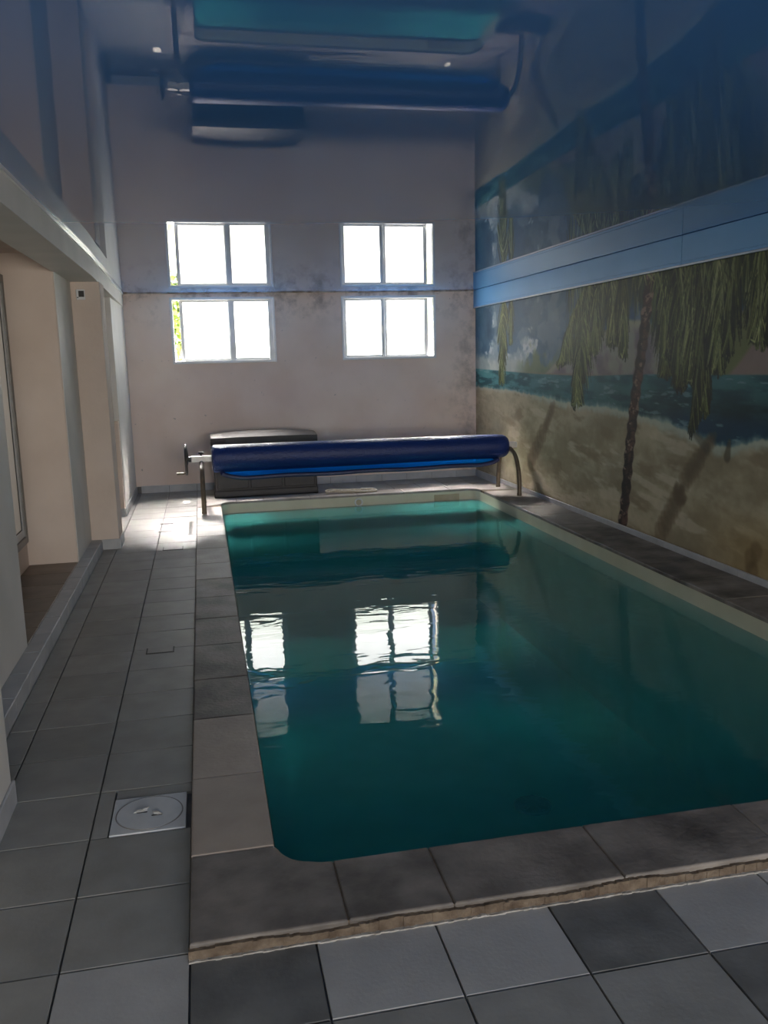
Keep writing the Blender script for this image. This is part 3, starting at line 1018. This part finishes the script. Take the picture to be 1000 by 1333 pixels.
# floor drain: domed grate
DX, DY, DZ = 1.976, 4.934, POOL_Z
bm = bmesh.new()
R_ = .125
prof = [(R_, 0), (R_, .008), (R_ * .9, .014), (R_ * .6, .019), (R_ * .25, .022), (0.001, .022)]
rings = []
for (r, h) in prof:
    rings.append([bm.verts.new((DX + r * math.cos(2 * math.pi * k / 28), DY + r * math.sin(2 * math.pi * k / 28), DZ + h)) for k in range(28)])
for a, b in zip(rings[:-1], rings[1:]):
    for k in range(28):
        bm.faces.new((a[k], a[(k + 1) % 28], b[(k + 1) % 28], b[k]))
bm.faces.new(rings[-1])
dr = obj('drain', bm, M['drain'], pool, smooth=True)
for k in range(10):
    a = 2 * math.pi * k / 10
    bm = bmesh.new()
    box(bm, .045, .105, -.008, .008, .012, .0225)
    for v in bm.verts:
        x_, y_ = v.co.x, v.co.y
        v.co.x, v.co.y = DX + x_ * math.cos(a) - y_ * math.sin(a), DY + x_ * math.sin(a) + y_ * math.cos(a)
        v.co.z += DZ
    obj('slot', bm, M['slot'], dr)
# return inlet on the far wall and a skimmer plate
bm = bmesh.new()
tube(bm, [(1.725 + .042 * math.cos(t), PY1 - .010, -.045 + .042 * math.sin(t)) for t in np.linspace(0, 2 * math.pi, 24, endpoint=False)], .009, 8, closed=True)
inl = obj('inlet', bm, M['frame_white'], pool, smooth=True)
bm = bmesh.new(); tube(bm, [(1.725, PY1 - .003, -.045), (1.725, PY1 - .013, -.045)], .03, 18)
obj('nozzle', bm, M['plate'], inl)
boxobj('skimmer_plate', (2.64, 2.95, PY1 - .010, PY1 - .002, -.15, -.008), M['plate'], pool, bevel=.003)

# ================================================================== COVER REEL
reel = tag(empty('cover_reel', (-.04, 9.42, ZC + .002)), 'metal pool cover reel with bowed legs and a black handwheel spanning the pool end', 'reel')
ox, oy, oz = -.04, 9.42, ZC
RZ = .583 - ZC                 # axle height above the coping


def bowed_leg(x, s):
    bm = bmesh.new()
    tube(bm, smooth_path([(x, s * .36, .004), (x, s * .355, .16), (x, s * .315, .31), (x, s * .22, .435), (x, s * .06, RZ - .035)]), .024, 12)
    o = obj('leg', bm, M['steel_leg'], reel, smooth=False)
    bm = bmesh.new(); tube(bm, [(x, s * .36, 0), (x, s * .36, .03)], .027, 14)
    obj('foot_cap', bm, M['steel_leg'], o)
    return o


for x in (0.0, 3.48):
    for s in (-1, 1):
        bowed_leg(x, s)
bl_ = boxobj('bracket', (-.105, .115, -.034, .034, RZ - .032, RZ + .034), M['aluminium'], reel, bevel=.006)
bm = bmesh.new(); tube(bm, [(0.0, 0, RZ + .030), (0.0, 0, RZ + .062)], .010, 10); tube(bm, [(0, 0, RZ + .056), (0, 0, RZ + .076)], .028, 14)
obj('clamp_knob', bm, M['black_plastic'], bl_)
boxobj('bracket', (3.445, 3.575, -.034, .034, RZ - .032, RZ + .034), M['aluminium'], reel, bevel=.006)
bm = bmesh.new(); tube(bm, [(-.15, 0, RZ), (3.57, 0, RZ)], .026, 14)
obj('axle', bm, M['aluminium'], reel)
bm = bmesh.new()
WX = -.160
tube(bm, [(WX, .155 * math.cos(t), RZ + .155 * math.sin(t)) for t in np.linspace(0, 2 * math.pi, 36, endpoint=False)], .014, 10, closed=True)
for k in range(3):
    a = math.radians(90 + 120 * k)
    tube(bm, [(WX + .018, .02 * math.cos(a), RZ + .02 * math.sin(a)), (WX, .152 * math.cos(a), RZ + .152 * math.sin(a))], .012, 8)
tube(bm, [(WX - .012, 0, RZ), (WX + .062, 0, RZ)], .030, 14)
hw = obj('handwheel', bm, M['black_plastic'], reel)
bm = bmesh.new()
tube(bm, [(WX, -.03, RZ - .145), (WX - .045, -.03, RZ - .145)], .008, 8)
tube(bm, [(WX - .03, -.03, RZ - .145), (WX - .055, -.03, RZ - .145), (WX - .105, -.03, RZ - .145)], [.011, .014, .012], 12)
obj('crank_knob', bm, M['steel_leg'], hw)

cover = tag(empty('solar_cover', (.075, 9.42, .57)), 'rolled dark blue bubble pool cover with a loose bright blue fold underneath', 'pool cover')
# the roll: slightly irregular, spiral ends
bm = bmesh.new()
n = 40
xs = [0.0, .004, .015, .04, .3, .8, 1.4, 2.0, 2.6, 3.1, 3.22, 3.29, 3.325, 3.335]
rad = [.118, .138, .150, .153, .153, .152, .150, .147, .144, .142, .140, .134, .118, .10]
ringv = []
for i, (x, r) in enumerate(zip(xs, rad)):
    ringv.append([])
    for k in range(n):
        a = 2 * math.pi * k / n
        rr_ = r * (1 + .025 * math.cos(2 * a + .6) + (.012 * math.sin(3 * a + x * 1.3)))
        ringv[-1].append(bm.verts.new((x, rr_ * math.cos(a), rr_ * math.sin(a) + .012 - .006 * x / 3)))
for a, b in zip(ringv[:-1], ringv[1:]):
    for k in range(n):
        bm.faces.new((a[k], a[(k + 1) % n], b[(k + 1) % n], b[k]))
bm.faces.new(ringv[0][::-1]); bm.faces.new(ringv[-1])
roll = obj('roll', bm, M['cover'], cover, smooth=True)
for xe, sgn in ((0.0, -1), (3.335, 1)):
    bm = bmesh.new()
    pts = [(xe + sgn * .003, (.035 + .072 * t) * math.cos(t * 4 * 2 * math.pi), .010 + (.035 + .072 * t) * math.sin(t * 4 * 2 * math.pi)) for t in np.linspace(0, 1, 90)]
    tube(bm, pts, .004, 6)
    obj('spiral_edge', bm, M['cover_hem'], roll)
# loose fold hanging under the roll
bm = bmesh.new()
prof = smooth_path([(0, .135, -.06), (0, .13, -.125), (0, .085, -.178), (0, .02, -.200), (0, -.05, -.205), (0, -.105, -.197)], 5)
nx = 60
gv = []
for i in range(nx + 1):
    t = i / nx
    x = .10 + (3.21 - .10) * t
    e = min(1, min(t, 1 - t) * 14) ** .6          # the fold tapers to the roll at both ends
    gv.append([])
    for p in prof:
        zz_ = p.z * e + (1 - e) * max(p.z, -.145) - .004 * math.sin(t * 21)
        zz_ += .010 * t
        gv[-1].append(bm.verts.new((x, p.y * (1 - .12 * (1 - e)), zz_)))
for a, b in zip(gv[:-1], gv[1:]):
    for k in range(len(prof) - 1):
        bm.faces.new((a[k], b[k], b[k + 1], a[k + 1]))
hem_pts = [v[-1].co.copy() for v in gv]
side0 = [v.co.copy() for v in gv[0]]; side1 = [v.co.copy() for v in gv[-1]]
fold = obj('loose_fold', bm, M['cover_thin'], cover, smooth=True)
sm = fold.modifiers.new('thickness', 'SOLIDIFY'); sm.thickness = .003
tag(fold, 'bright blue translucent single layer')
bm = bmesh.new()
tube(bm, side0[len(prof) // 2:] + hem_pts[1:] + side1[len(prof) // 2:-1][::-1], .025, 8)
obj('hem', bm, M['cover_hem'], fold)

# ================================================================== STORAGE BOX
sb = tag(empty('storage_box', (.71, 10.65, 0)), 'dark brown plastic deck storage box with domed lid against back wall', 'storage box')
bx, by = .625, .29


def hull_box(w0, d0, w1, d1, z0, z1, bev):
    bm = bmesh.new()
    lo_ = [bm.verts.new((sx * w0, sy * d0, z0)) for sx, sy in ((-1, -1), (1, -1), (1, 1), (-1, 1))]
    hi_ = [bm.verts.new((sx * w1, sy * d1, z1)) for sx, sy in ((-1, -1), (1, -1), (1, 1), (-1, 1))]
    bm.faces.new(lo_[::-1]); bm.faces.new(hi_)
    for i in range(4):
        bm.faces.new((lo_[i], lo_[(i + 1) % 4], hi_[(i + 1) % 4], hi_[i]))
    bmesh.ops.bevel(bm, geom=[e for e in bm.edges], offset=bev, segments=3, affect='EDGES', profile=.5)
    return bm


obj('body', hull_box(bx - .012, by - .012, bx - .004, by - .006, .012, .60, .014), M['box_body'], sb)
obj('base_rim', hull_box(bx, by, bx - .002, by - .002, .002, .085, .010), M['box_body'], sb)
for px0, px1 in ((-.585, -.215), (-.19, .19), (.215, .585)):
    bm = bmesh.new(); box(bm, px0, px1, -by - .004, -by + .02, .105, .585, .007, 2)
    obj('panel', bm, M['box_body'], sb)
# lid: shallow dome with an overhanging lip
bm = bmesh.new()
nu, nv_ = 18, 10
gv = []
for j in range(nv_ + 1):
    gv.append([])
    for i in range(nu + 1):
        u, v = -1 + 2 * i / nu, -1 + 2 * j / nv_
        z = .712 + .060 * (1 - abs(u) ** 3.2 * .55) * (1 - abs(v) ** 2.4 * .8)
        gv[-1].append(bm.verts.new((u * (bx + .008), v * (by + .012), z)))
for j in range(nv_):
    for i in range(nu):
        bm.faces.new((gv[j][i], gv[j][i + 1], gv[j + 1][i + 1], gv[j + 1][i]))
rim_ = [gv[0][i] for i in range(nu + 1)] + [gv[j][nu] for j in range(1, nv_ + 1)] + [gv[nv_][i] for i in range(nu - 1, -1, -1)] + [gv[j][0] for j in range(nv_ - 1, 0, -1)]
low = [bm.verts.new((v.co.x, v.co.y, .602)) for v in rim_]
for i in range(len(rim_)):
    k = (i + 1) % len(rim_)
    bm.faces.new((rim_[i], low[i], low[k], rim_[k]))
bm.faces.new(low)
obj('lid', bm, M['box_lid'], sb)
bm = bmesh.new(); box(bm, -bx - .013, bx + .013, -by - .018, by + .018, .600, .625, .006, 2)
obj('lid_lip', bm, M['box_body'], sb)

# ================================================================== SMALL THINGS
# cream rope / hose bundle on the far edge
bm = bmesh.new()
rp = []
L_ = [(-.05, .02, .014), (.02, .05, .018), (.12, .02, .016), (.28, -.02, .014), (.44, -.03, .014), (.50, .0, .016), (.46, .035, .018), (.30, .03, .030), (.14, .035, .032),
      (.04, .0, .034), (-.03, -.03, .028), (-.06, .01, .034), (-.01, .055, .040), (.03, .02, .046), (.16, -.03, .034), (.34, -.05, .018), (.50, -.045, .016), (.545, -.01, .016), (.50, .03, .030), (.36, .02, .036)]
tube(bm, smooth_path(L_, 6), .012, 8)
rope = obj('rope', bm, M['rope'], None, smooth=True)
rope.location = (1.43, 9.955, ZC)
tag(rope, 'cream coiled rope lying on the far pool edge', 'rope')

# access hatch in the left walkway
ha = tag(empty('floor_hatch', (-.272, 2.994, 0)), 'square pale plastic hatch with round lid set in left walkway tiles', 'hatch')
bm = bmesh.new(); box(bm, -.130, .130, -.128, .128, -.011, .004, .003, 2)
obj('frame', bm, M['hatch'], ha)
bm = bmesh.new(); tube(bm, [(0, 0, .003), (0, 0, .0062)], .114, 48)
lidh = obj('lid', bm, M['hatch'], ha)
bm = bmesh.new()
tube(bm, [(.117 * math.cos(t), .117 * math.sin(t), .0042) for t in np.linspace(0, 2 * math.pi, 48, endpoint=False)], .0022, 6, closed=True)
obj('groove', bm, M['frame_grey'], ha)
for (x, y, r, rot_) in ((-.028, .018, .026, .5), (.026, -.012, .022, -.7)):
    bm = bmesh.new()
    bmesh.ops.create_icosphere(bm, subdivisions=2, radius=1)
    for v in bm.verts:
        k = 1 + .25 * math.sin(7 * v.co.x + 5 * v.co.y + 3 * v.co.z)
        X_, Y_ = v.co.x * r * k, v.co.y * r * .45 * k
        v.co = (x + X_ * math.cos(rot_) - Y_ * math.sin(rot_), y + X_ * math.sin(rot_) + Y_ * math.cos(rot_), .007 + v.co.z * .007)
    obj('lifting_lug', bm, M['hatch_stone'], lidh)
    bm = bmesh.new(); box(bm, x - .018, x + .02, y - .017, y - .010, .005, .0072, .001, 1)
    obj('finger_slot', bm, M['slot'], lidh)

# slots and small inset pieces along the left walkway
def inset(name, x0, x1, y0, y1, label, cat, dark, group):
    e = tag(empty(name, ((x0 + x1) / 2, (y0 + y1) / 2, .0)), label, cat, group)
    w, d_ = (x1 - x0) / 2, (y1 - y0) / 2
    if dark:
        bm = bmesh.new(); box(bm, -w, w, -d_, d_, -.004, .003, .001, 1)
        obj('plate', bm, M['frame_grey'], e)
        bm = bmesh.new(); box(bm, -w + .008, w - .008, -d_ + .006, d_ - .006, -.002, .0045)
        obj('opening', bm, M['slot'], e)
    else:
        bm = bmesh.new(); box(bm, -w, w, -d_, d_, -.004, .0035)
        obj('joint', bm, M['gasket'], e)
        bm = bmesh.new(); box(bm, -w + .008, w - .008, -d_ + .009, d_ + .004, -.002, .005, .001, 1)
        obj('tile', bm, M['tile'], e)
    return e


inset('floor_slot', -.49, -.35, 8.84, 8.89, 'dark narrow slot in the left walkway, the one nearer the back wall', 'floor slot', True, 'slots in the left walkway')
inset('floor_slot', -.49, -.35, 8.42, 8.475, 'dark narrow slot in the left walkway, the one farther from the back wall', 'floor slot', True, 'slots in the left walkway')
inset('tile_inset', -.41, -.235, 7.56, 7.70, 'small dark-outlined rectangular tile inset below the two floor slots', 'tile inset', False, 'insets in the left walkway')
inset('tile_inset', -.39, -.235, 4.79, 4.885, 'small rectangular tile inset halfway along the left walkway', 'tile inset', False, 'insets in the left walkway')

# little sensor box on the pier
sw = tag(empty('wall_sensor', (-.945, 7.78, 2.19)), 'small white sensor box with dark square window high on cream pier', 'sensor')
boxobj('housing', (-.028, .042, -.024, -.0, -.045, .04), M['frame_white'], sw, bevel=.004)
boxobj('window', (-.008, .036, -.028, -.022, -.022, .028), M['gasket'], sw, bevel=.002)
boxobj('button', (-.022, -.010, -.027, -.022, -.03, -.022), M['slot'], sw)

# tree in the garden outside, seen through the left window gap
sh = tag(empty('garden_tree', (-2.2, 25.0, -.05)), 'yellow green leafy tree outside, seen through the left window gap', 'tree')
bm = bmesh.new()
rs = random.Random(9)
for k in range(5200):
    th, ph, rad_ = rs.uniform(0, 2 * math.pi), rs.uniform(-1, 1), rs.uniform(.15, 1) ** .5
    c = Vector((2.6 * rad_ * math.cos(th) * math.sqrt(1 - ph * ph), 2.4 * rad_ * math.sin(th) * math.sqrt(1 - ph * ph), 4.1 + 4.1 * rad_ * ph))
    L0 = rs.uniform(.22, .40)
    dirv = Vector((rs.uniform(-1, 1), rs.uniform(-1, 1), rs.uniform(-1, .3))).normalized()
    sd = dirv.cross(Vector((rs.uniform(-1, 1), rs.uniform(-1, 1), rs.uniform(-1, 1)))).normalized() * L0 * .3
    vs4 = [bm.verts.new(c), bm.verts.new(c + dirv * L0 * .5 + sd), bm.verts.new(c + dirv * L0), bm.verts.new(c + dirv * L0 * .5 - sd)]
    bm.faces.new(vs4)
tag(obj('foliage', bm, M['leaf'], sh), kind='stuff')
bm = bmesh.new()
tube(bm, [(0, 0, -.1), (.08, .05, 2.4), (-.05, .0, 7.2)], [.20, .14, .03], 8)
for k in range(7):
    a = k * 2.4
    tube(bm, [(.05, .03, 1.8 + .5 * k), (1.4 * math.cos(a), 1.2 * math.sin(a), 2.9 + .6 * k)], [.07, .02], 6)
obj('trunk', bm, M['bark'], sh)
